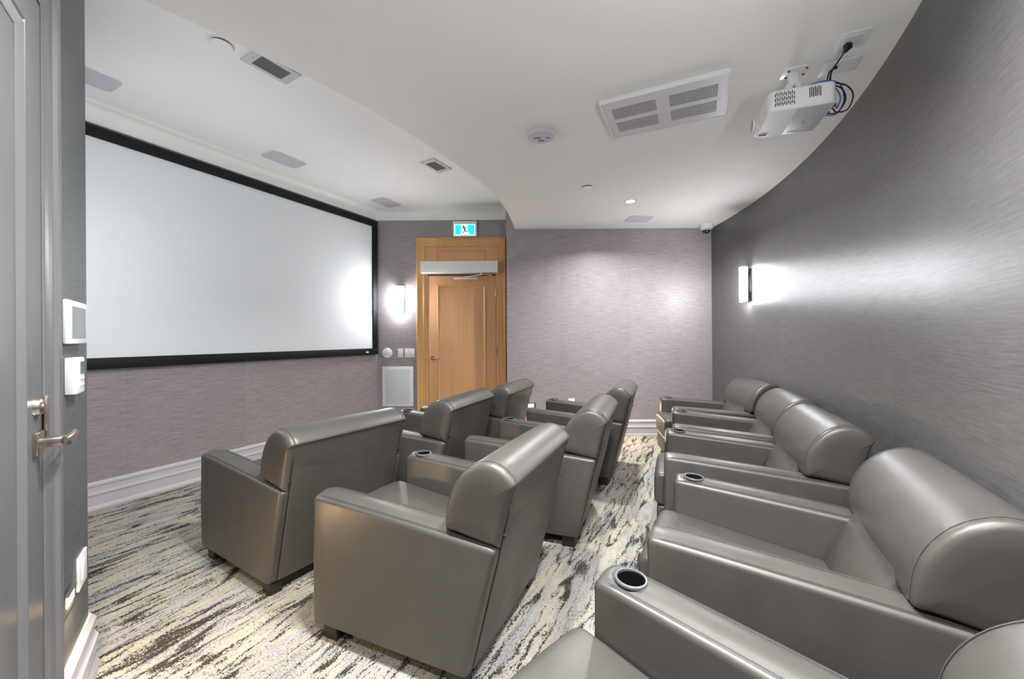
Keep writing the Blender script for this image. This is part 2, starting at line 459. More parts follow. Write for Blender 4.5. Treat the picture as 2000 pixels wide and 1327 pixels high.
BX('jamb', ((jx0 + lx0) / 2, 0.010, lz / 2 + 0.01), (lx0 - jx0, 0.012, lz + 0.02), 'wood', door)
BX('jamb', ((jx1 + lx1) / 2, 0.010, lz / 2 + 0.01), (jx1 - lx1, 0.012, lz + 0.02), 'wood', door)
BX('door_stop', (jx0 + 0.012, 0.014, lz / 2), (0.018, 0.018, lz), 'wood2', door, bev=0.002)
BX('transom_panel', ((jx0 + jx1) / 2, 0.008, (lz + zt - cw) / 2 + 0.012), (jx1 - jx0, 0.012, zt - cw - lz - 0.024), 'wood', door)
BX('door_gap', ((lx0 + lx1) / 2, 0.004, lz / 2 + 0.005), (lx1 - lx0 + 0.012, 0.004, lz + 0.012), 'gap', door)
leaf = BX('door_leaf', ((lx0 + lx1) / 2, 0.012, lz / 2 + 0.004), (lx1 - lx0 - 0.008, 0.012, lz - 0.014), 'wood', door, bev=0.001)
def bead(name, x0, x1, zb_, zt_, parent, mat, yb, wd=0.034, h=0.016):
    bm = bmesh.new(); pr = [(0, yb), (0, yb + h * 0.6), (wd * 0.3, yb + h), (wd * 0.65, yb + h * 0.6), (wd, yb + h * 0.1), (wd, yb)]
    rings = []
    for (x, z, sx, sz) in ((x0, zb_, 1, 1), (x0, zt_, 1, -1), (x1, zt_, -1, -1), (x1, zb_, -1, 1), (x0, zb_, 1, 1)):
        rings.append([Vector((x + sx * q, y, z + sz * q)) for q, y in pr])
    loft(bm, rings, cap=False)
    return fin(bm, name, mat, parent, ang=20)
bead('panel_moulding', dx(855), dx(949.5), 0.26, dz(557.5), door, 'wood2', 0.018)
bead('panel_moulding', dx(855), dx(949.5), dz(533), dz(489.5), door, 'wood2', 0.014, 0.026, 0.012)
for zz in (dz(571, 967), dz(684, 967)):
    bm = bmesh.new(); tube(bm, [(lx1 + 0.002, 0.026, zz - 0.058), (lx1 + 0.002, 0.026, zz + 0.058)], 0.009, 12); fin(bm, 'hinge', 'chrome', door)
h = bpy.data.objects.new('door_handle', None)
bm = bmesh.new()
hx, hz = dx(846), dz(699.5)
tube(bm, [(hx, 0.018, hz), (hx, 0.028, hz)], 0.030, 20)
tube(bm, [(hx, 0.026, hz), (hx, 0.066, hz)], 0.010, 12)
tube(bm, [(hx - 0.008, 0.066, hz), (hx + 0.03, 0.068, hz + 0.002), (hx + 0.075, 0.064, hz - 0.004), (hx + 0.115, 0.058, hz - 0.004)], 0.009, 10, 4)
fin(bm, 'door_handle', 'chrome', door)
BX('strike_plate', (dx(833.6), 0.0175, dz(692)), (0.018, 0.004, 0.10), 'metal', door)

# automatic door operator over the leaf
op = thing('door_operator', 'long white door operator box with a folding arm above the far wooden door', 'door closer', mat=md @ Matrix.Translation((dx(898.5) * 0.985, 0.03, 0)))
ow = (973.5 - 823.5) * kx * 0.975
zc = dz(522) - 0.02
BX('housing', (0, 0.058, zc), (ow, 0.11, 0.158), 'white2', op, bev=0.005)
BX('end_cap', (ow / 2 - 0.004, 0.058, zc), (0.018, 0.114, 0.162), 'white', op, bev=0.004)
BX('end_cap', (-ow / 2 + 0.004, 0.058, zc), (0.018, 0.114, 0.162), 'white', op, bev=0.004)
bm = bmesh.new()
sx_ = dx(941) - dx(898.5)
tube(bm, [(sx_, 0.06, zc - 0.06), (sx_, 0.06, zc - 0.10)], 0.022, 14)
fin(bm, 'spindle', 'metal', op)
bm = bmesh.new()
box(bm, (sx_ - 0.11, 0.055, zc - 0.118), (0.25, 0.03, 0.012), Matrix.Rotation(R(-10), 3, 'Y'), 0.003)
fin(bm, 'arm', 'white2', op)
BX('arm_link', (sx_ + 0.07, 0.05, zc - 0.10), (0.14, 0.022, 0.016), 'metal', op, Matrix.Rotation(R(8), 3, 'Y'), 0.004)
BX('guide_rail', (dx(909.5) - dx(898.5), -0.004, dz(544.8)), (0.335, 0.022, 0.022), 'white2', op, bev=0.003)

# exit sign
ex = thing('exit_sign', 'lit green and white running man exit sign above the far door', 'sign', mat=md @ Matrix.Translation(((dx(909)) * 0.99, 0, (dz(431.5) + dz(462.8)) / 2 - 0.015)))
ew, eh = 0.335, 0.218
BX('housing', (0, 0.026, 0), (ew, 0.05, eh), 'white2', ex, bev=0.006)
BX('sign_face', (0, 0.052, -0.012), (0.288, 0.004, 0.152), 'exitwhite', ex)
BX('green_panel', (-0.094, 0.055, -0.012), (0.080, 0.002, 0.134), 'cyan', ex)
bm = bmesh.new()
for pts in ([(0.040, 0.055), (0.135, 0.055), (0.135, -0.079), (0.062, -0.079), (0.062, -0.045), (0.040, -0.045)],):
    a = [bm.verts.new((x, 0.0535, z)) for x, z in pts]; b = [bm.verts.new((x, 0.056, z)) for x, z in pts]
    bm.faces.new(a); bm.faces.new(b)
    for i in range(len(a)): bm.faces.new((a[i], a[(i + 1) % 6], b[(i + 1) % 6], b[i]))
fin(bm, 'green_panel', 'cyan', ex, smooth=False)
bm = bmesh.new()
def limb(pts, r):
    for (x0_, z0_), (x1_, z1_) in zip(pts, pts[1:]):
        a = Vector((x1_ - x0_, 0, z1_ - z0_)); l = a.length
        box(bm, ((x0_ + x1_) / 2, 0.0565, (z0_ + z1_) / 2), (l + r, 0.003, r), Matrix.Rotation(-math.atan2(z1_ - z0_, x1_ - x0_), 3, 'Y'))
lathe(bm, [(0, 0.0), (0.011, 0.0), (0.011, 0.003), (0, 0.003)], 14, (-0.018, 0.058, 0.036), M4=Matrix.Rotation(R(90), 4, 'X'))
limb([(-0.012, 0.020), (0.002, -0.014)], 0.020)
limb([(-0.010, 0.022), (-0.030, 0.006), (-0.046, 0.004)], 0.008)
limb([(-0.004, 0.022), (0.020, 0.016), (0.027, -0.001)], 0.008)
limb([(0.000, -0.014), (0.014, -0.040), (0.036, -0.038)], 0.011)
limb([(0.000, -0.014), (-0.010, -0.040), (-0.022, -0.064)], 0.011)
fin(bm, 'running_figure', 'green', ex, smooth=False)

# far wall fittings
al = thing('alarm_disc', 'round white embossed disc on the wall beside the exit door', 'alarm', mat=md @ Matrix.Translation((dx(756.5), 0, dz(690, 756))))
MX = Matrix.Rotation(R(-90), 4, 'X')
bm = bmesh.new(); lathe(bm, [(0, 0.030), (0.050, 0.030), (0.066, 0.024), (0.071, 0.012), (0.071, 0)], 40, M4=MX); fin(bm, 'disc', 'white2', al)
bm = bmesh.new()
for q in range(3):
    a = R(90 + q * 120); tube(bm, [(0.008 * math.cos(a), 0.031, 0.018 + 0.008 * math.sin(a)), (0.026 * math.cos(a), 0.031, 0.018 + 0.026 * math.sin(a))], 0.003, 6)
for q in range(7): box(bm, (-0.036 + q * 0.012, 0.031, -0.018), (0.007, 0.003, 0.009))
fin(bm, 'emblem', 'gplastic', al)
def plate(name, label, m4, w_, h_, gangs=1, mat='white'):
    t = thing(name, label, 'switch', mat=m4)
    BX('cover_plate', (0, 0.003, 0), (w_, 0.006, h_), mat, t, bev=0.002)
    for g in range(gangs):
        x = (g - (gangs - 1) / 2) * (w_ / gangs)
        BX('rocker', (x, 0.0075, 0), (0.034, 0.005, 0.068), 'white2', t, bev=0.0015)
    return t
plate('light_switch', 'single white rocker switch right of the round disc', md @ Matrix.Translation((dx(782.2), 0, dz(689.8, 782))), 0.075, 0.127)
plate('light_switch', 'double white rocker switch next to the wooden door casing', md @ Matrix.Translation((dx(800.3), 0, dz(689.8, 800))), 0.146, 0.127, 2)
sp = thing('wall_speaker', 'white rectangular in-wall speaker grille low beside the wooden door', 'speaker', mat=md @ Matrix.Translation((dx(776.8), 0, (dz(716, 776) + dz(794, 776)) / 2)))
spw, sph = 0.437, 0.563
BX('speaker_frame', (0, 0.005, 0), (spw, 0.010, sph), 'white', sp, bev=0.003)
BX('speaker_grille', (0, 0.0105, 0), (spw - 0.09, 0.006, sph - 0.08), simple('speaker_cloth', (205, 207, 210), 0.6), sp, bev=0.002)
BX('badge', (0, 0.0125, -sph / 2 + 0.024), (0.035, 0.003, 0.007), 'gplastic', sp)

# wall lights
def sconce(label, m4, lit=True):
    t = thing('wall_sconce', label, 'wall light', mat=m4, group='curved white glass wall lights')
    bm = bmesh.new(); hh = 0.375; w2 = 0.058
    prof = [(w2 * math.sin(R(a)), 0.045 + 0.05 * math.cos(R(a))) for a in range(-90, 91, 15)]
    rings = [[Vector((x, y, z)) for x, y in prof] for z in (-hh / 2, hh / 2)]
    loft(bm, rings)
    fin(bm, 'glass_shade', 'shade', t)
    BX('back_plate', (0, 0.008, 0), (0.105, 0.014, 0.17), 'chrome', t, bev=0.002)
    BX('halo_pan', (0, 0.038, 0), (0.114, 0.010, 0.374), 'white2', t, bev=0.002)  # opaque pan added behind the glass to cut its halo on the wall
    BX('bracket', (0, 0.022, 0), (0.05, 0.018, 0.06), 'chrome', t, bev=0.002)
    BX('end_trim', (0, 0.058, hh / 2 + 0.003), (0.10, 0.07, 0.004), 'chrome', t)
    return t
sconce('lit white glass wall light between the screen and the wooden door', md @ Matrix.Translation((dx(783) + 0.0, 0, 1.835)))
def rw(ang_y):                                    # frame on the curved wall at height 0, at plan y
    x = CC[0] + math.sqrt(RR * RR - (ang_y - CC[1]) ** 2)
    n = Vector((CC[0] - x, CC[1] - ang_y, 0)).normalized()
    return frame_on(Vector((x, ang_y, 0)), (n.y, -n.x, 0), n)
sconce('lit white glass wall light on the curved wall above the reclining chairs', rw(4.34) @ Matrix.Translation((0, 0, 1.862)))
md2 = (Gn - arc[-1]).normalized(); p2 = arc[-1] + md2 * 1.05
sconce('lit wall light on the curved wall beside the nearest chair', frame_on(Vector((p2.x, p2.y, 0)), (md2.x, md2.y, 0), (md2.y, -md2.x, 0)) @ Matrix.Translation((0, 0, 1.86)))
p3 = Wn + (S0 - Wn) * 0.46; d3 = (S0 - Wn).normalized()
sconce('lit wall light on the short wall at the left end of the screen', frame_on(Vector((p3.x, p3.y, 0)), (d3.x, d3.y, 0), (d3.y, -d3.x, 0)) @ Matrix.Translation((0, 0, 1.86)))

# step lights and low outlets
def steplight(label, m4):
    t = thing('step_light', label, 'step light', mat=m4)
    BX('face_plate', (0, 0.003, 0), (0.145, 0.006, 0.095), 'steel', t, bev=0.001)
    BX('lens', (0.0, 0.0065, -0.004), (0.085, 0.004, 0.038), 'warm', t, bev=0.001)
    BX('hood', (0.0, 0.009, 0.018), (0.10, 0.010, 0.003), 'steel', t)
    ld = bpy.data.lights.new('step_lamp', 'AREA'); ld.energy = STEP; ld.color = (1.0, 0.66, 0.36); ld.shape = 'RECTANGLE'; ld.size = 0.08; ld.size_y = 0.03
    lo = bpy.data.objects.new('step_lamp', ld); C.objects.link(lo); lo.parent = t
    lo.location = (0, 0.012, -0.006); lo.rotation_euler = (R(50), 0, 0)
    return t
ml = frame_on(lw(0, 0, 0), (0.604, -0.797, 0), (0.797, 0.604, 0))     # left wall: x = t
mb = frame_on(Vector((0, 5.224, 0)), (1, 0, 0), (0, -1, 0))
steplight('small steel step light glowing warm low on the near left wall', ml @ Matrix.Translation((0.286, 0, 0.432)))
steplight('glowing step light low on the back wall beyond the middle of the chairs', mb @ Matrix.Translation((0.236, 0, 0.41)))
steplight('step light low on the back wall hidden behind the second row end chair', mb @ Matrix.Translation((1.34, 0, 0.41)))
o = thing('outlet', 'white outlet plate low on the near left wall by the corner', 'outlet', mat=ml @ Matrix.Translation((0.118, 0, 0.448)))
BX('cover_plate', (0, 0.004, 0), (0.118, 0.008, 0.118), 'white', o, bev=0.002); BX('socket', (0.0, 0.009, 0), (0.036, 0.004, 0.07), 'white2', o, bev=0.001)
o = thing('outlet', 'white outlet plate low on the back wall behind the second row', 'outlet', mat=mb @ Matrix.Translation((0.775, 0, 0.435)))
BX('cover_plate', (0, 0.004, 0), (0.08, 0.008, 0.12), 'white', o, bev=0.002); BX('socket', (0.0, 0.009, 0), (0.036, 0.004, 0.07), 'white2', o, bev=0.001)

# ------------------------------------------------------------ near left door (door_2) and wall controls
d2 = bpy.data.objects.new('door_2', None); C.objects.link(d2); d2.matrix_world = ml; struct(d2)
c0, c1, zt2 = 0.483, 0.483 + 0.108 + 0.92 + 0.108, 2.345
CP2 = [(0, 0), (0, 0.030), (0.10, 0.034), (0.34, 0.033), (0.42, 0.024), (0.72, 0.020), (0.80, 0.024), (0.95, 0.020), (1.0, 0.016), (1.0, 0)]
casing('casing', d2, 'doorpaint', c0, c1, zt2, 0.108, 0.03, CP2)
l0, l1, lz2 = 0.594, c1 - 0.111, zt2 - 0.111
BX('door_gap', ((l0 + l1) / 2, 0.003, lz2 / 2), (l1 - l0 + 0.01, 0.004, lz2 + 0.006), 'gap', d2)
BX('door_leaf', ((l0 + l1) / 2, 0.009, lz2 / 2), (l1 - l0 - 0.004, 0.012, lz2 - 0.006), 'doorpaint', d2, bev=0.001)
bead('panel_moulding', l0 + 0.150, l1 - 0.150, 0.26, lz2 - 0.128, d2, 'doorpaint', 0.015, 0.012, 0.010)
bead('panel_moulding', l0 + 0.166, l1 - 0.166, 0.276, lz2 - 0.144, d2, 'doorpaint', 0.015, 0.024, 0.013)
hx, hz = 0.650, 1.024
bm = bmesh.new(); box(bm, (hx, 0.020, hz), (0.05, 0.012, 0.062), None, 0.002); fin(bm, 'rose', 'metal', d2)
hd = BX('door_handle', (hx, 0.045, hz), (0.024, 0.06, 0.026), 'metal', d2, bev=0.006)
bm = bmesh.new()
rings = []
for t, hw, yy in ((0.0, 0.013, 0.070), (0.015, 0.015, 0.074), (0.05, 0.017, 0.075), (0.085, 0.019, 0.074), (0.112, 0.013, 0.070), (0.122, 0.004, 0.066)):
    rings.append([Vector((hx + 0.012 - t, yy + 0.0065 * math.cos(2 * PI * k / 12), hz + hw * math.sin(2 * PI * k / 12))) for k in range(12)])
loft(bm, rings); fin(bm, 'lever', 'metal', hd)
bm = bmesh.new(); lathe(bm, [(0, 0.020), (0.010, 0.020), (0.014, 0.016), (0.022, 0.014), (0.026, 0.0)], 28, (hx + 0.0, 0.013, 1.122), M4=MX); fin(bm, 'deadbolt', 'metal', d2)
BX('latch_guard', (0.592, 0.023, 1.085), (0.024, 0.006, 0.118), 'metal', d2, bev=0.001)

tp = thing('touch_panel', 'white framed wall touch panel on the near left wall, topmost of the controls', 'control panel', mat=ml @ Matrix.Translation((0.268, 0, 1.360)))
BX('back_box', (0.014, 0.006, -0.006), (0.220, 0.012, 0.140), 'black', tp)
BX('housing', (0, 0.019, 0), (0.230, 0.016, 0.146), 'white', tp, bev=0.005)
BX('display', (-0.004, 0.0275, 0.0), (0.176, 0.002, 0.106), 'touch', tp)
th = thing('thermostat', 'white thermostat with a small lcd under the touch panel', 'thermostat', mat=ml @ Matrix.Translation((0.258, 0, 1.178)))
BX('housing', (0, 0.015, 0), (0.102, 0.030, 0.124), 'white', th, bev=0.004)
BX('display', (-0.018, 0.031, 0.026), (0.056, 0.002, 0.042), 'lcd', th)
bm = bmesh.new()
for i in range(3):
    for j in range(2): box(bm, (-0.034 + i * 0.022, 0.031, -0.012 - j * 0.022), (0.010, 0.003, 0.007), None, 0.001)
fin(bm, 'buttons', 'gplastic', th)

# ------------------------------------------------------------ ceiling fittings
def ceil(name, label, cat, x, y, z, deg=0.0, group=None):
    m = Matrix.Translation((x, y, z)) @ Matrix.Rotation(R(deg), 4, 'Z')
    return thing(name, label, cat, mat=m, group=group)
def cspk(label, x, y, z, deg, w_=0.36, h_=0.25):
    t = ceil('ceiling_speaker', label, 'speaker', x, y, z, deg)
    bm = bmesh.new(); o_ = rrect(w_, h_, 0.05, 6)
    loft(bm, [[Vector((a, b, 0)) for a, b in o_], [Vector((a, b, -0.005)) for a, b in o_]])
    fin(bm, 'trim_ring', 'white', t)
    bm = bmesh.new(); o_ = rrect(w_ - 0.014, h_ - 0.014, 0.045, 6)
    loft(bm, [[Vector((a, b, -0.004)) for a, b in o_], [Vector((a, b, -0.008)) for a, b in o_]])
    fin(bm, 'speaker_grille', 'grille', t)
cspk('flush ceiling speaker at the far left, cut by the near wall edge', -2.90, 2.70, ZU, 62)
cspk('flush ceiling speaker over the middle of the screen', -2.28, 4.016, ZU, 62)
cspk('flush ceiling speaker nearest the crown moulding of the door wall', -1.66, 5.30, ZU, 62)
cspk('flush ceiling speaker in the low ceiling near the back wall', 1.537, 4.80, ZL, 4, 0.30, 0.26)
def reg(label, x, y, deg):
    t = ceil('air_register', label, 'vent', x, y, ZU, deg)
    W2, H2, w2, h2 = 0.30, 0.185, 0.19, 0.125
    bm = bmesh.new()
    for c, s in (((0, (H2 + h2) / 4, -0.004), (W2, (H2 - h2) / 2, 0.008)), ((0, -(H2 + h2) / 4, -0.004), (W2, (H2 - h2) / 2, 0.008)),
                 (((W2 + w2) / 4, 0, -0.004), ((W2 - w2) / 2, h2, 0.008)), ((-(W2 + w2) / 4, 0, -0.004), ((W2 - w2) / 2, h2, 0.008))): box(bm, c, s)
    fin(bm, 'frame', 'ventgrey', t, smooth=False)
    BX('duct', (0, 0, -0.0008), (w2, h2, 0.0015), 'void', t)
    for i in range(9):
        BX('louver', (0, -h2 / 2 + (i + 0.5) * h2 / 9, -0.006), (w2, 0.0035, 0.010), 'louver', t, Matrix.Rotation(R(35), 3, 'X'))
    for sx__ in (-1, 1):
        bm = bmesh.new(); lathe(bm, [(0, -0.010), (0.003, -0.010), (0.004, -0.008)], 10, (sx__ * 0.118, 0, 0)); fin(bm, 'screw', 'louver', t)
reg('small louvred air register near the edge of the low ceiling, closer one', -1.588, 2.650, 60)
reg('small louvred air register near the edge of the low ceiling, farther one', -0.785, 4.180, 60)

rv = ceil('return_air_grille', 'large white perforated return air grille beside the projector', 'vent', 0.943, 2.453, ZL, -25.0)
W2, H2 = 0.688, 0.458
cwx, cwy = 0.255, 0.125
cx_ = (0.165, 0.085)
bm = bmesh.new()
xs = [-W2 / 2, -cx_[0] - cwx / 2, -cx_[0] + cwx / 2, cx_[0] - cwx / 2, cx_[0] + cwx / 2, W2 / 2]
ys = [-H2 / 2, -cx_[1] - cwy / 2, -cx_[1] + cwy / 2, cx_[1] - cwy / 2, cx_[1] + cwy / 2, H2 / 2]
for i in range(5):
    for j in range(5):
        if i in (1, 3) and j in (1, 3): continue
        box(bm, ((xs[i] + xs[i + 1]) / 2, (ys[j] + ys[j + 1]) / 2, -0.026), (xs[i + 1] - xs[i], ys[j + 1] - ys[j], 0.003))
fin(bm, 'face_plate', 'ventgrey', rv, smooth=False)
for nm, c, s in (('rim', (0, H2 / 2, -0.016), (W2 + 0.008, 0.008, 0.030)), ('rim', (0, -H2 / 2, -0.016), (W2 + 0.008, 0.008, 0.030)),
                 ('rim', (W2 / 2, 0, -0.016), (0.008, H2, 0.030)), ('rim', (-W2 / 2, 0, -0.016), (0.008, H2, 0.030))):
    BX(nm, c, s, 'white', rv, bev=0.002)
BX('duct', (0, -0.06, -0.003), (W2 - 0.02, H2 - 0.14, 0.003), 'void', rv)
BX('filter', (0, 0.115, -0.0040), (W2 - 0.02, 0.07, 0.004), 'filter', rv)
for sx__ in (-1, 1):
    for sy__ in (-1, 1):
        bm = bmesh.new(); rows, cols = 8, 18
        x0_, y0_ = sx__ * cx_[0] - cwx / 2, sy__ * cx_[1] - cwy / 2
        for r in range(rows + 1): box(bm, (x0_ + cwx / 2, y0_ + r * cwy / rows, -0.026), (cwx, 0.0062, 0.002))
        for r in range(rows):
            for c_ in range(cols + 1):
                xx = x0_ + (c_ + (0.5 if r % 2 else 0)) * cwx / cols
                if xx < x0_ + cwx: box(bm, (xx, y0_ + (r + 0.5) * cwy / rows, -0.026), (0.0045, cwy / rows, 0.002))
        stuff(fin(bm, 'perforated_panel', 'ventgrey', rv, smooth=False))

sm = ceil('smoke_alarm', 'round white smoke alarm with slots on the low ceiling', 'smoke alarm', 0.211, 2.77, ZL)
bm = bmesh.new(); lathe(bm, [(0, -0.034), (0.080, -0.034), (0.088, -0.030), (0.092, -0.010), (0.098, -0.006), (0.098, 0)], 48); fin(bm, 'body', 'grille', sm)
bm = bmesh.new()
for i in range(5):
    for j in range(2): box(bm, (-0.05 + i * 0.010, -0.008 + j * 0.012, -0.035), (0.004, 0.008, 0.002))
    box(bm, (-0.015 + i * 0.009, 0.035, -0.035), (0.004, 0.018, 0.002))
    box(bm, (0.032 + i * 0.007, -0.006, -0.035), (0.003, 0.014, 0.002))
stuff(fin(bm, 'slots', 'black', sm))
for lab, x, y, z, r_ in (('pale flat sprinkler cover near the far downlight', 0.724, 3.763, ZL, 0.045), ('pale flat sprinkler cover on the high ceiling by its edge', -1.77, 2.44, ZU, 0.060)):
    t = ceil('sprinkler_cover', lab, 'sprinkler', x, y, z)
    bm = bmesh.new(); lathe(bm, [(0, -0.012), (r_ - 0.002, -0.012), (r_, -0.010), (r_, -0.008), (r_ * 0.9, -0.008)], 36); fin(bm, 'cap', 'ceiling', t)
    bm = bmesh.new(); lathe(bm, [(r_ * 0.9, -0.008), (r_ * 0.9, 0)], 24); fin(bm, 'neck', 'void', t)
def downlight(label, x, y, z, e=1.0):
    t = ceil('downlight', label, 'ceiling light', x, y, z)
    bm = bmesh.new(); lathe(bm, [(0.042, 0.0), (0.042, -0.004), (0.062, -0.005), (0.064, -0.002), (0.064, 0)], 36); fin(bm, 'trim_ring', 'white', t)
    bm = bmesh.new(); lathe(bm, [(0, -0.0025), (0.042, -0.0025)], 32); fin(bm, 'lens', 'lens', t)
    ld = bpy.data.lights.new('downlight_lamp', 'AREA'); ld.shape = 'DISK'; ld.size = 0.16; ld.energy = DOWN * e; ld.color = (0.97, 0.98, 1.0); ld.spread = R(150)
    lo = bpy.data.objects.new('downlight_lamp', ld); C.objects.link(lo); lo.parent = t; lo.location = (0, 0, -0.008)
downlight('small bright downlight in the low ceiling near the back wall', 1.249, 4.17, ZL, 1.15)
downlight('downlight in the low ceiling between the second row and the curved wall', 0.50, 1.05, ZL)
downlight('downlight in the low ceiling above the second row near end', -0.25, 1.2, ZL)
downlight('downlight in the low ceiling behind the viewpoint', 0.05, -0.45, ZL)

dc = ceil('dome_camera', 'small white dome camera in the far corner of the low ceiling', 'security camera', 2.485, 5.075, ZL)
bm = bmesh.new(); lathe(bm, [(0, -0.055), (0.058, -0.055), (0.074, -0.045), (0.082, -0.010), (0.085, 0)], 36); fin(bm, 'base', 'white', dc)
bm = bmesh.new(); lathe(bm, [(0.052, -0.050)] + [(0.052 * math.cos(R(a)), -0.060 - 0.052 * math.sin(R(a))) for a in range(0, 91, 15)], 28); fin(bm, 'dome', 'darkglass', dc)
bm = bmesh.new(); lathe(bm, [(0.050, -0.056), (0.060, -0.056), (0.060, -0.070), (0.052, -0.074)], 28); fin(bm, 'ring', 'gplastic', dc)

# ------------------------------------------------------------ projector with its ceiling plates and cables
PA = -19.0
pz = 2.45
mp = Matrix.Translation((1.513, 2.138, pz)) @ Matrix.Rotation(R(PA), 4, 'Z')
pj = thing('projector', 'white projector hung upside down from the low ceiling', 'projector', mat=mp)
pw, pd, ph = 0.295, 0.300, 0.105
bm = bmesh.new()
o_ = rrect(pw, pd, 0.035, 6)
o2 = rrect(pw - 0.012, pd - 0.012, 0.03, 6)
loft(bm, [[Vector((a, b, 0.0)) for a, b in o2], [Vector((a, b, 0.006)) for a, b in o_], [Vector((a, b, ph - 0.008)) for a, b in o_], [Vector((a, b, ph)) for a, b in o2]])
fin(bm, 'body', 'white', pj)
BX('top_panel', (0.060, 0.0, -0.001), (pw * 0.52, pd * 0.93, 0.004), 'gplastic', pj, bev=0.0015)
bm = bmesh.new(); box(bm, (-0.145, 0.085, 0.050), (0.03, 0.12, 0.085), None, 0.01); fin(bm, 'lens_housing', 'white', pj)
bm = bmesh.new(); lathe(bm, [(0.034, 0.0), (0.036, 0.012), (0.034, 0.014), (0.029, 0.014), (0.027, 0.002)], 28, (-0.159, 0.085, 0.052), M4=Matrix.Rotation(R(-90), 4, 'Y')); lr = fin(bm, 'lens_ring', 'white', pj)
bm = bmesh.new(); lathe(bm, [(0.027, 0.003), (0.018, 0.007), (0, 0.009)], 28, (-0.159, 0.085, 0.052), M4=Matrix.Rotation(R(-90), 4, 'Y')); fin(bm, 'lens', 'darkglass', lr)
bm = bmesh.new()
for i in range(11):
    for j in range(3): box(bm, (-0.118 + i * 0.0082, -pd / 2 - 0.0006, 0.028 + j * 0.024 + (i % 2) * 0.006), (0.0032, 0.003, 0.017))
stuff(fin(bm, 'vent_slots', 'void', pj, smooth=False))
for i in range(7): BX('vent_slot', (0.030 + i * 0.0075, -pd / 2 - 0.0006, 0.062 + (i % 2) * 0.004), (0.0032, 0.003, 0.048), 'black', pj)
bm = bmesh.new(); o3 = rrect(0.055, 0.022, 0.01, 4)
loft(bm, [[Vector((a - 0.115, b + 0.105, -0.0025)) for a, b in o3], [Vector((a - 0.115, b + 0.105, 0.002)) for a, b in o3]]); fin(bm, 'focus_recess', 'gplastic', pj)
bm = bmesh.new()
for i in range(3): box(bm, (-0.128 + i * 0.012, 0.105, -0.004), (0.008, 0.014, 0.003), None, 0.001)
fin(bm, 'focus_ring', 'void', pj)
bm = bmesh.new()
for i in range(4): box(bm, (0.010 + i * 0.013, 0.112, -0.004), (0.008, 0.006, 0.003), None, 0.001)
box(bm, (0.055, 0.02, -0.004), (0.014, 0.024, 0.002), None, 0.001)
fin(bm, 'buttons', 'louver', pj)
for i, yy in enumerate((-0.035, -0.005, 0.035, 0.060)):
    BX('connector', (pw / 2 + 0.012, yy, 0.035 + (i % 2) * 0.012), (0.03, 0.022, 0.012), 'black', pj, bev=0.002)
BX('connector', (pw / 2 + 0.030, -0.035, 0.036), (0.010, 0.020, 0.012), 'orange', pj, bev=0.002)
BX('connector', (pw / 2 + 0.004, 0.105, 0.02), (0.012, 0.014, 0.012), 'black', pj, bev=0.002)
bm = bmesh.new()
box(bm, (-0.010, -0.01, ph + 0.008), (0.17, 0.15, 0.012), None, 0.002)
box(bm, (-0.02, 0.0, ph + 0.05), (0.028, 0.055, 0.08), None, 0.003)
box(bm, (0.02, 0.0, ph + 0.05), (0.028, 0.055, 0.08), None, 0.003)
box(bm, (0.0, 0.0, ph + 0.115), (0.04, 0.04, 0.07), None, 0.003)
fin(bm, 'mount_arm', 'white', pj)
BX('ceiling_plate', (0.01, 0.005, ZL - pz - 0.003), (0.115, 0.095, 0.006), 'white2', pj, bev=0.001)
bm = bmesh.new()
for a, b in ((-0.03, -0.02), (0.05, 0.03), (-0.03, 0.035), (0.05, -0.025)): lathe(bm, [(0, -0.010), (0.005, -0.010), (0.006, -0.006)], 10, (0.01 + a, 0.005 + b, ZL - pz))
fin(bm, 'bolts', 'void', pj)

pp = ceil('outlet_plate', 'white ceiling outlet plate with the black projector plug', 'outlet', 1.640, 1.905, ZL, -25)
BX('cover_plate', (0, 0, -0.003), (0.118, 0.122, 0.006), 'white', pp, bev=0.002)
BX('outlet_insert', (0, 0, -0.007), (0.068, 0.070, 0.004), 'ventgrey', pp, bev=0.001)
ap = ceil('cable_plate', 'white ceiling cable plate behind the hung projector', 'wall plate', 1.735, 2.098, ZL, -26)
BX('cover_plate', (0, 0, -0.003), (0.165, 0.118, 0.006), 'white', ap, bev=0.002)
bm = bmesh.new(); lathe(bm, [(0, -0.016), (0.010, -0.014), (0.012, -0.006)], 14, (-0.022, -0.01, 0)); fin(bm, 'cable_port', 'black', ap)

def world_pt(x, y, z): return (x, y, z)
def cable(name, label, mat, pts, r=0.0035):
    bm = bmesh.new(); tube(bm, pts, r, 8, 8); o = fin(bm, name, mat); tag(o, label, 'cable')
    return o
q = lambda a, b, c: tuple(mp @ Vector((a, b, c)))
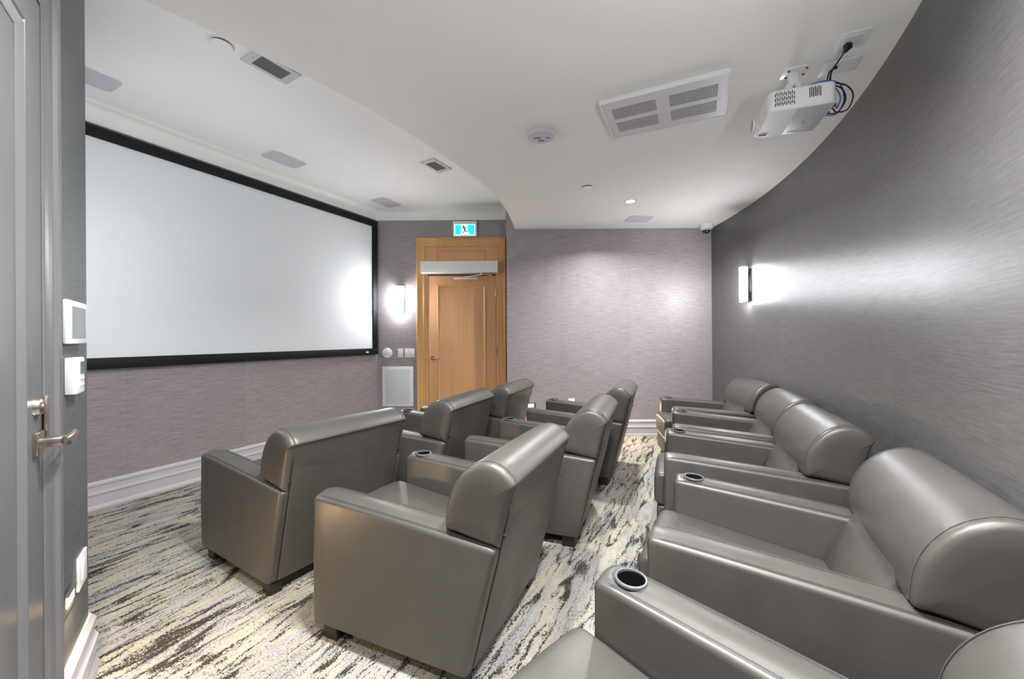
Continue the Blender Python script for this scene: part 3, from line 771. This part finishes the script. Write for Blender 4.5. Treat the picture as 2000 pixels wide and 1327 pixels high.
# power cord: plug on the outlet plate, then down to the projector
pl = thing('power_plug', 'black plug in the ceiling outlet plate above the projector', 'plug', (1.632, 1.925, ZL - 0.009))
bm = bmesh.new(); box(bm, (0, 0, -0.014), (0.030, 0.026, 0.028), None, 0.006); box(bm, (0.002, 0.016, -0.024), (0.016, 0.026, 0.016), None, 0.005); fin(bm, 'plug_body', 'black', pl)
cable('cable', 'black power cord hanging from the ceiling plug to the projector', 'black',
      [(1.634, 1.952, ZL - 0.036), (1.645, 2.00, ZL - 0.045), (1.66, 2.06, ZL - 0.052), (1.675, 2.085, ZL - 0.075), (1.67, 2.085, ZL - 0.12), q(0.11, -0.02, ph + 0.03), q(0.10, 0.03, ph + 0.004)])
cable('signal_cable', 'thick black cable curling out of the ceiling cable plate', 'black',
      [(1.715, 2.105, ZL - 0.012), (1.69, 2.085, ZL - 0.022), (1.665, 2.08, ZL - 0.045), (1.665, 2.10, ZL - 0.080), q(0.14, 0.05, ph + 0.07), q(0.13, 0.07, ph + 0.05), q(0.10, 0.06, ph + 0.003)])
cable('ground_cable', 'short green cable at the top of the projector', 'greenc',
      [(1.700, 2.098, ZL - 0.016), (1.678, 2.090, ZL - 0.06), (1.660, 2.09, ZL - 0.11), q(0.105, -0.01, ph + 0.004)], 0.003)
cable('video_cable', 'blue cable arching from the projector top to its rear sockets', 'blue',
      [q(0.0, -0.03, ph + 0.014), q(0.05, -0.05, ph + 0.045), q(0.13, -0.06, ph + 0.05), q(0.20, -0.03, ph + 0.035), q(0.235, 0.02, 0.08), q(0.215, 0.05, 0.03), q(0.170, 0.060, 0.032), q(0.150, 0.060, 0.040)])
cable('video_cable', 'outermost black cable looping out to the right of the projector', 'black',
      [q(0.10, -0.06, ph + 0.006), q(0.15, -0.07, ph + 0.025), q(0.215, -0.055, ph + 0.012), q(0.262, -0.01, 0.085), q(0.255, 0.03, 0.035), q(0.20, 0.01, 0.018), q(0.175, -0.01, 0.03), q(0.158, -0.005, 0.044)])
cable('video_cable', 'inner black cable looping behind the blue one at the projector', 'black',
      [q(0.08, -0.045, ph + 0.006), q(0.14, -0.05, ph + 0.028), q(0.20, -0.04, ph + 0.010), q(0.232, -0.005, 0.07), q(0.215, 0.03, 0.03), q(0.19, 0.035, 0.025), q(0.160, 0.035, 0.035)])
cable('network_cable', 'second blue cable plugged beside the orange connector', 'blue',
      [q(0.04, 0.0, ph + 0.015), q(0.10, -0.02, ph + 0.05), q(0.17, -0.02, ph + 0.04), q(0.212, 0.0, 0.09), q(0.205, 0.02, 0.045), q(0.185, -0.02, 0.035), q(0.182, -0.035, 0.036)])

# ------------------------------------------------------------ reclining chairs
ZB, HF, HR = 0.072, 0.618, 0.558
CW = 0.745                                        # overall width
WA = 0.128
def ur(z): return 0.763 + 0.2508 * (z - ZB)       # rear face leans back
def topz(s):                                      # arm top falls gently to the rear
    return HF - (HF - HR) * (s ** 1.15)
def arm_bm(y0, y1):
    bm = bmesh.new(); w_ = y1 - y0; yc = (y0 + y1) / 2
    st = [(0.0, 0.020), (0.003, 0.010), (0.010, 0.003), (0.024, 0.0)] + [(0.024 + (0.976 - 0.024) * i / 16, 0.0) for i in range(1, 17)] + [(0.990, 0.003), (0.997, 0.010), (1.0, 0.020)]
    rings = []
    for s, ins in st:
        tz = topz(s); ring = []
        hw = w_ / 2 - ins; zb_ = ZB + ins * 0.5; zt_ = tz - ins * 0.9
        rt, rb = 0.020, 0.008
        pts = []
        for k in range(5):
            a = R(90 * k / 4); pts.append((hw - rb + rb * math.sin(a), zb_ + rb - rb * math.cos(a)))
        pts.append((hw + 0.003, (zb_ + zt_) / 2))
        for k in range(5):
            a = R(90 * k / 4); pts.append((hw - rt + rt * math.cos(a), zt_ - rt + rt * math.sin(a)))
        for k in range(1, 6):
            x = (hw - rt) * (1 - k / 3.0); pts.append((x, zt_ + 0.010 * (1 - (x / (hw - rt)) ** 2)))
        for k in range(5):
            a = R(90 * k / 4); pts.append((-hw + rt - rt * math.sin(a), zt_ - rt + rt * math.cos(a)))
        pts.append((-hw - 0.003, (zb_ + zt_) / 2))
        for k in range(5):
            a = R(90 * k / 4); pts.append((-hw + rb - rb * math.cos(a), zb_ + rb - rb * math.sin(a)))
        for (yy, zz) in pts: ring.append(Vector((s * ur(zz) - 0.004 * (1 - s) * (1 - (zz - ZB) / 0.55), yc + yy, zz)))
        rings.append(ring)
    loft(bm, rings); return bm
def seam_on_arm(y, off):
    pts = [(0.0005, y, topz(0) - 0.06), (-0.0005, y, topz(0) - 0.024), (0.006, y, topz(0) - 0.006)]
    for i in range(1, 15):
        s = 0.97 * i / 14; z = topz(s) + off; pts.append((s * ur(z), y, z))
    return pts
roll_prof = [(0.664, 0.592), (0.663, 0.63), (0.672, 0.69), (0.694, 0.748), (0.728, 0.797), (0.770, 0.833), (0.815, 0.854), (0.851, 0.859),
             (0.888, 0.852), (0.922, 0.832), (0.946, 0.806), (0.954, 0.790), (0.946, 0.779), (0.934, 0.74), (0.915, 0.67), (0.888, 0.566),
             (0.880, 0.558), (0.80, 0.566), (0.72, 0.580), (0.672, 0.586)]
def inset_poly(P, d):
    n = len(P); out = []
    for i in range(n):
        a, b, c = Vector(P[i - 1]), Vector(P[i]), Vector(P[(i + 1) % n])
        t = (c - a).normalized(); nn_ = Vector((-t.y, t.x))
        out.append((b.x + nn_.x * -d, b.y + nn_.y * -d))
    return out
def dens(P, n):
    out = []; m = len(P)
    for i in range(m):
        a, b = Vector(P[i]), Vector(P[(i + 1) % m])
        for k in range(n): t = k / n; out.append(tuple(a * (1 - t) + b * t))
    return out
def smoothp(P):
    pts = crom([(a, b, 0) for a, b in P], 3)
    return [(p.x, p.y) for p in pts]
RP = smoothp(roll_prof)
area = sum(RP[i][0] * RP[(i + 1) % len(RP)][1] - RP[(i + 1) % len(RP)][0] * RP[i][1] for i in range(len(RP)))
sg = 1 if area > 0 else -1
def roll_bm():
    bm = bmesh.new(); rings = []
    ws = [(-0.004, -9.0, 0), (-0.003, -0.60, 0), (-0.001, 0.028, 0), (0.003, 0.017, 0), (0.009, 0.009, 0), (0.018, 0.004, 0.55), (0.026, 0.0025, 0.25), (0.031, 0.004, 0.0), (0.036, 0.002, 0.4), (0.044, 0.0, 1.0), (0.056, 0.0, 0.35), (0.075, 0.0, 0), (0.12, 0.0, 0), (0.2, -0.001, 0), (0.30, -0.002, 0)]
    seq = [(w_, i_, k_) for w_, i_, k_ in ws] + [(CW - w_, i_, k_) for w_, i_, k_ in reversed(ws)]
    for w_, ins, wr in seq:
        def rad(d, f_=1.0):
            out = []
            for a, b in RP:
                v = Vector((a - 0.80, b - 0.70)); v = v * (1 - d / v.length) * f_
                out.append((0.80 + v.x, 0.70 + v.y))
            return out
        P = rad(0.030, 0.03) if ins < -1 else rad(0.030, 0.62) if ins < -0.1 else rad(ins)
        ring = []
        cxx, czz = 0.80, 0.70
        for i, (a, b) in enumerate(RP):
            na = P[i]
            k = wr * 0.0026 * (1 + math.sin(i * 2.4)) if b > 0.6 and a < 0.93 else 0
            v = Vector((na[0] - cxx, na[1] - czz)); v = v * (1 - k / max(0.05, v.length))
            ring.append(Vector((cxx + v.x, w_, czz + v.y)))
        rings.append(ring)
    loft(bm, rings); return bm
def extr(bm, P, y0, y1, r=0.008):
    sgn = sum(P[i][0] * P[(i + 1) % len(P)][1] - P[(i + 1) % len(P)][0] * P[i][1] for i in range(len(P))) > 0
    rings = []
    for yy, ins in ((y0, r), (y0 + r * 0.3, r * 0.3), (y0 + r, 0), (y1 - r, 0), (y1 - r * 0.3, r * 0.3), (y1, r)):
        Q = inset_poly(P, -ins if sgn else ins)
        rings.append([Vector((a, yy, b)) for a, b in Q])
    loft(bm, rings)

def make_chair(label):
    t = thing('recliner', label, 'armchair', group='grey leather cinema chairs')
    near = fin(arm_bm(-0.008, WA), 'arm', 'leather', t, ang=50)
    far = fin(arm_bm(CW - WA, CW + 0.008), 'arm', 'leather', t, ang=50)
    # cut the cup well into the far arm
    cu = (0.083, CW - WA / 2 + 0.004)
    zc = HF + 0.008
    cb = bmesh.new(); lathe(cb, [(0, -0.12), (0.0385, -0.12), (0.0385, 0.1), (0, 0.1)], 36, (cu[0], cu[1], zc - 0.02)); cut = fin(cb, 'cutter', 'black')
    md_ = far.modifiers.new('b', 'BOOLEAN'); md_.operation = 'DIFFERENCE'; md_.object = cut; md_.solver = 'EXACT'
    bpy.context.view_layer.update()
    dg = bpy.context.evaluated_depsgraph_get()
    nm = bpy.data.meshes.new_from_object(far.evaluated_get(dg)); far.modifiers.clear()
    if len(nm.polygons) > 50: far.data = nm
    bpy.data.objects.remove(cut)
    tilt = Matrix.Rotation(R(3.2), 4, 'Y')
    bm = bmesh.new(); lathe(bm, [(0.0378, -0.014), (0.0380, 0.001), (0.0390, 0.0035), (0.0425, 0.0040), (0.0450, 0.0018), (0.0458, -0.004)], 40, (cu[0], cu[1], zc - 0.0005), M4=tilt)
    cup = fin(bm, 'cup_holder', 'cup', t)
    bm = bmesh.new(); lathe(bm, [(0, -0.090), (0.0345, -0.090), (0.0360, -0.086), (0.0368, -0.012), (0.0374, -0.001)], 36, (cu[0], cu[1], zc - 0.0005))
    fin(bm, 'cup_well', 'well', cup)
    for a_, y0, y1 in ((near, -0.008, WA), (far, CW - WA, CW + 0.008)):
        for y in (y0 + 0.0155, y1 - 0.0155):
            for dy in (-0.002, 0.004):
                bm = bmesh.new(); tube(bm, seam_on_arm(y + dy * (1 if y < (y0 + y1) / 2 else -1), 0.0016 if dy < 0 else 0.0032), 0.0008, 5); fin(bm, 'seam', 'stitch', a_)
    # seat cushion, front panel, base
    def rr_sec(s_list, y0, y1, zbf, ztf, rad, crown):
        bm = bmesh.new(); rings = []
        for u, ins in s_list:
            hw = (y1 - y0) / 2 - ins * 0.5; yc = (y0 + y1) / 2; zb_, zt_ = zbf(u) + ins, ztf(u) - ins
            pts = []
            for cyy, czz, a0_ in ((1, -1, -90), (1, 1, 0), (-1, 1, 90), (-1, -1, 180)):
                for k in range(5):
                    a = R(a0_ + 90 * k / 4)
                    pts.append((cyy * (hw - rad) + rad * math.cos(a), (zt_ - rad if czz > 0 else zb_ + rad) + rad * math.sin(a)))
                if (cyy, czz) == (1, 1):
                    for k in range(1, 8):
                        x = (hw - rad) * (1 - k / 4); pts.append((x, zt_ + crown * (1 - (x / (hw - rad)) ** 2)))
            rings.append([Vector((u, yc + a, b)) for a, b in pts])
        loft(bm, rings); return bm
    y0, y1 = WA + 0.002, CW - WA - 0.002
    sl = [(-0.062, 0.040), (-0.060, 0.026), (-0.052, 0.012), (-0.038, 0.003), (-0.020, 0.0)] + [(-0.02 + 0.60 * i / 10, 0.0) for i in range(1, 11)]
    fin(rr_sec(sl, y0, y1, lambda u: 0.285, lambda u: 0.478 - 0.085 * max(0, u) / 0.6, 0.022, 0.012), 'seat', 'leather', t, ang=50)
    sl = [(-0.048, 0.030), (-0.045, 0.014), (-0.034, 0.004), (-0.015, 0.0), (0.08, 0.0)]
    fin(rr_sec(sl, y0 + 0.004, y1 - 0.004, lambda u: 0.10, lambda u: 0.282, 0.018, 0.0), 'footrest', 'leather', t, ang=50)
    BX('seat_base', (0.42, CW / 2, 0.19), (0.70, CW - 2 * WA, 0.20), 'leather', t)
    # backrest: one roll over both arms, inner cushion down to the seat, flat panel behind
    bk = fin(roll_bm(), 'backrest', 'leather', t, ang=60)
    for w_ in (0.0285, CW - 0.0285):
        bm = bmesh.new(); P = [Vector((a, w_, b)) for a, b in inset_poly(RP, 0.0018 * -sg)][1:-16]
        tube(bm, P, 0.0013, 6); fin(bm, 'seam', 'stitch', bk)
    inner = [(0.560, 0.345), (0.566, 0.40), (0.590, 0.47), (0.625, 0.54), (0.655, 0.592), (0.668, 0.64), (0.70, 0.68), (0.84, 0.68), (0.83, 0.40), (0.80, 0.345)]
    bm = bmesh.new(); extr(bm, [(p.x, p.y) for p in crom([(a, b, 0) for a, b in inner], 3)], WA + 0.003, CW - WA - 0.003, 0.014)
    fin(bm, 'back_cushion', 'leather', t, ang=50)
    bm = bmesh.new()
    pan = [(ur(0.078) - 0.03, 0.078), (ur(0.078) + 0.004, 0.078), (ur(0.30) + 0.007, 0.30), (ur(0.60) + 0.005, 0.60), (ur(0.772) - 0.004, 0.772), (ur(0.772) - 0.04, 0.772)]
    extr(bm, pan, 0.036, CW - 0.036, 0.007); fin(bm, 'back_panel', 'leather', t, ang=30)
    for y in (0.0335, CW - 0.0335):
        bm = bmesh.new(); tube(bm, [(ur(0.09) - 0.001, y, 0.09), (ur(0.32), y, 0.32), (ur(0.55), y, 0.555), (ur(0.765) - 0.004, y, 0.765)], 0.0035, 6); fin(bm, 'gap', 'gap', t)
    bm = bmesh.new(); tube(bm, [(ur(0.777) - 0.006, 0.036, 0.777), (ur(0.777) - 0.006, CW - 0.036, 0.777)], 0.0035, 6)
    fin(bm, 'gap', 'gap', t)
    for y in (0.031, CW - 0.031):
        bm = bmesh.new(); tube(bm, [(ur(0.60) - 0.004, y, 0.60), (ur(0.60) + 0.012, y, 0.597)], 0.005, 8); fin(bm, 'hinge_bolt', 'legwood', t)
    for (x, y) in ((0.075, 0.045), (0.075, CW - 0.045), (0.705, 0.045), (0.705, CW - 0.045)):
        bm = bmesh.new(); box(bm, (x, y, 0.036), (0.075, 0.06, 0.072), None, 0.003); fin(bm, 'leg', 'legwood', t)
    BX('base_rail', (0.70, CW / 2, 0.040), (0.02, CW - 0.15, 0.062), 'legwood', t)
    return t
proto = make_chair('nearest front row chair, seen from behind, closest to the screen baseboard')
# move every mesh so that the root stands at the centre of the footprint
off = Vector((-0.42, -CW / 2, 0))
for ch in proto.children_recursive:
    if ch.parent == proto: ch.location = off
def copy_tree(o, parent=None):
    c = o.copy(); C.objects.link(c)
    if parent is not None: c.parent = parent
    for ch in list(o.children): copy_tree(ch, c)
    return c
# origin of each chair = its near front corner on the floor; angle of the rear direction
seats = [
 ('A', -1.860, 2.394, 31.9, None),
 ('B', -0.866, 1.745, 23.4, 'nearest second row chair, largest seen from behind, in the foreground centre'),
 ('A2', -1.301, 3.150, 21.3, 'middle front row chair, seen from behind in front of the wooden door'),
 ('A3', -0.906, 3.926, 20.2, 'farthest front row chair, beside the glowing step light on the back wall'),
 ('B2', -0.326, 2.700, 19.8, 'middle second row chair, side and back seen, along the aisle'),
 ('B3', 0.133, 3.742, 21.6, 'farthest second row chair, its back at the far end of the aisle'),
 ('C0', -0.205, 0.685, 44.4, 'closest chair by the curved wall, only arm with cup well and seat corner in view'),
 ('C1', 0.460, 1.366, 29.8, 'large near chair by the curved wall, its seat and round back in full view'),
 ('C2', 0.862, 2.268, 22.3, 'third chair along the curved wall, its stitched back end facing the viewer'),
 ('C3', 1.223, 3.034, 21.2, 'fourth chair along the curved wall, back joined tightly to the one in front'),
 ('C4', 1.540, 3.796, 9.9, 'farthest chair along the curved wall, smallest, in the back corner'),
]
for i, (nm, ox, oy, th, lab) in enumerate(seats):
    t = R(th); u, v_ = 0.42, CW / 2 - 0.008
    o = proto if i == 0 else copy_tree(proto)
    o.location = (ox + u * math.cos(t) + v_ * math.sin(t), oy - u * math.sin(t) + v_ * math.cos(t), 0)
    o.rotation_euler = (0, 0, -t)
    if lab: o['label'] = lab
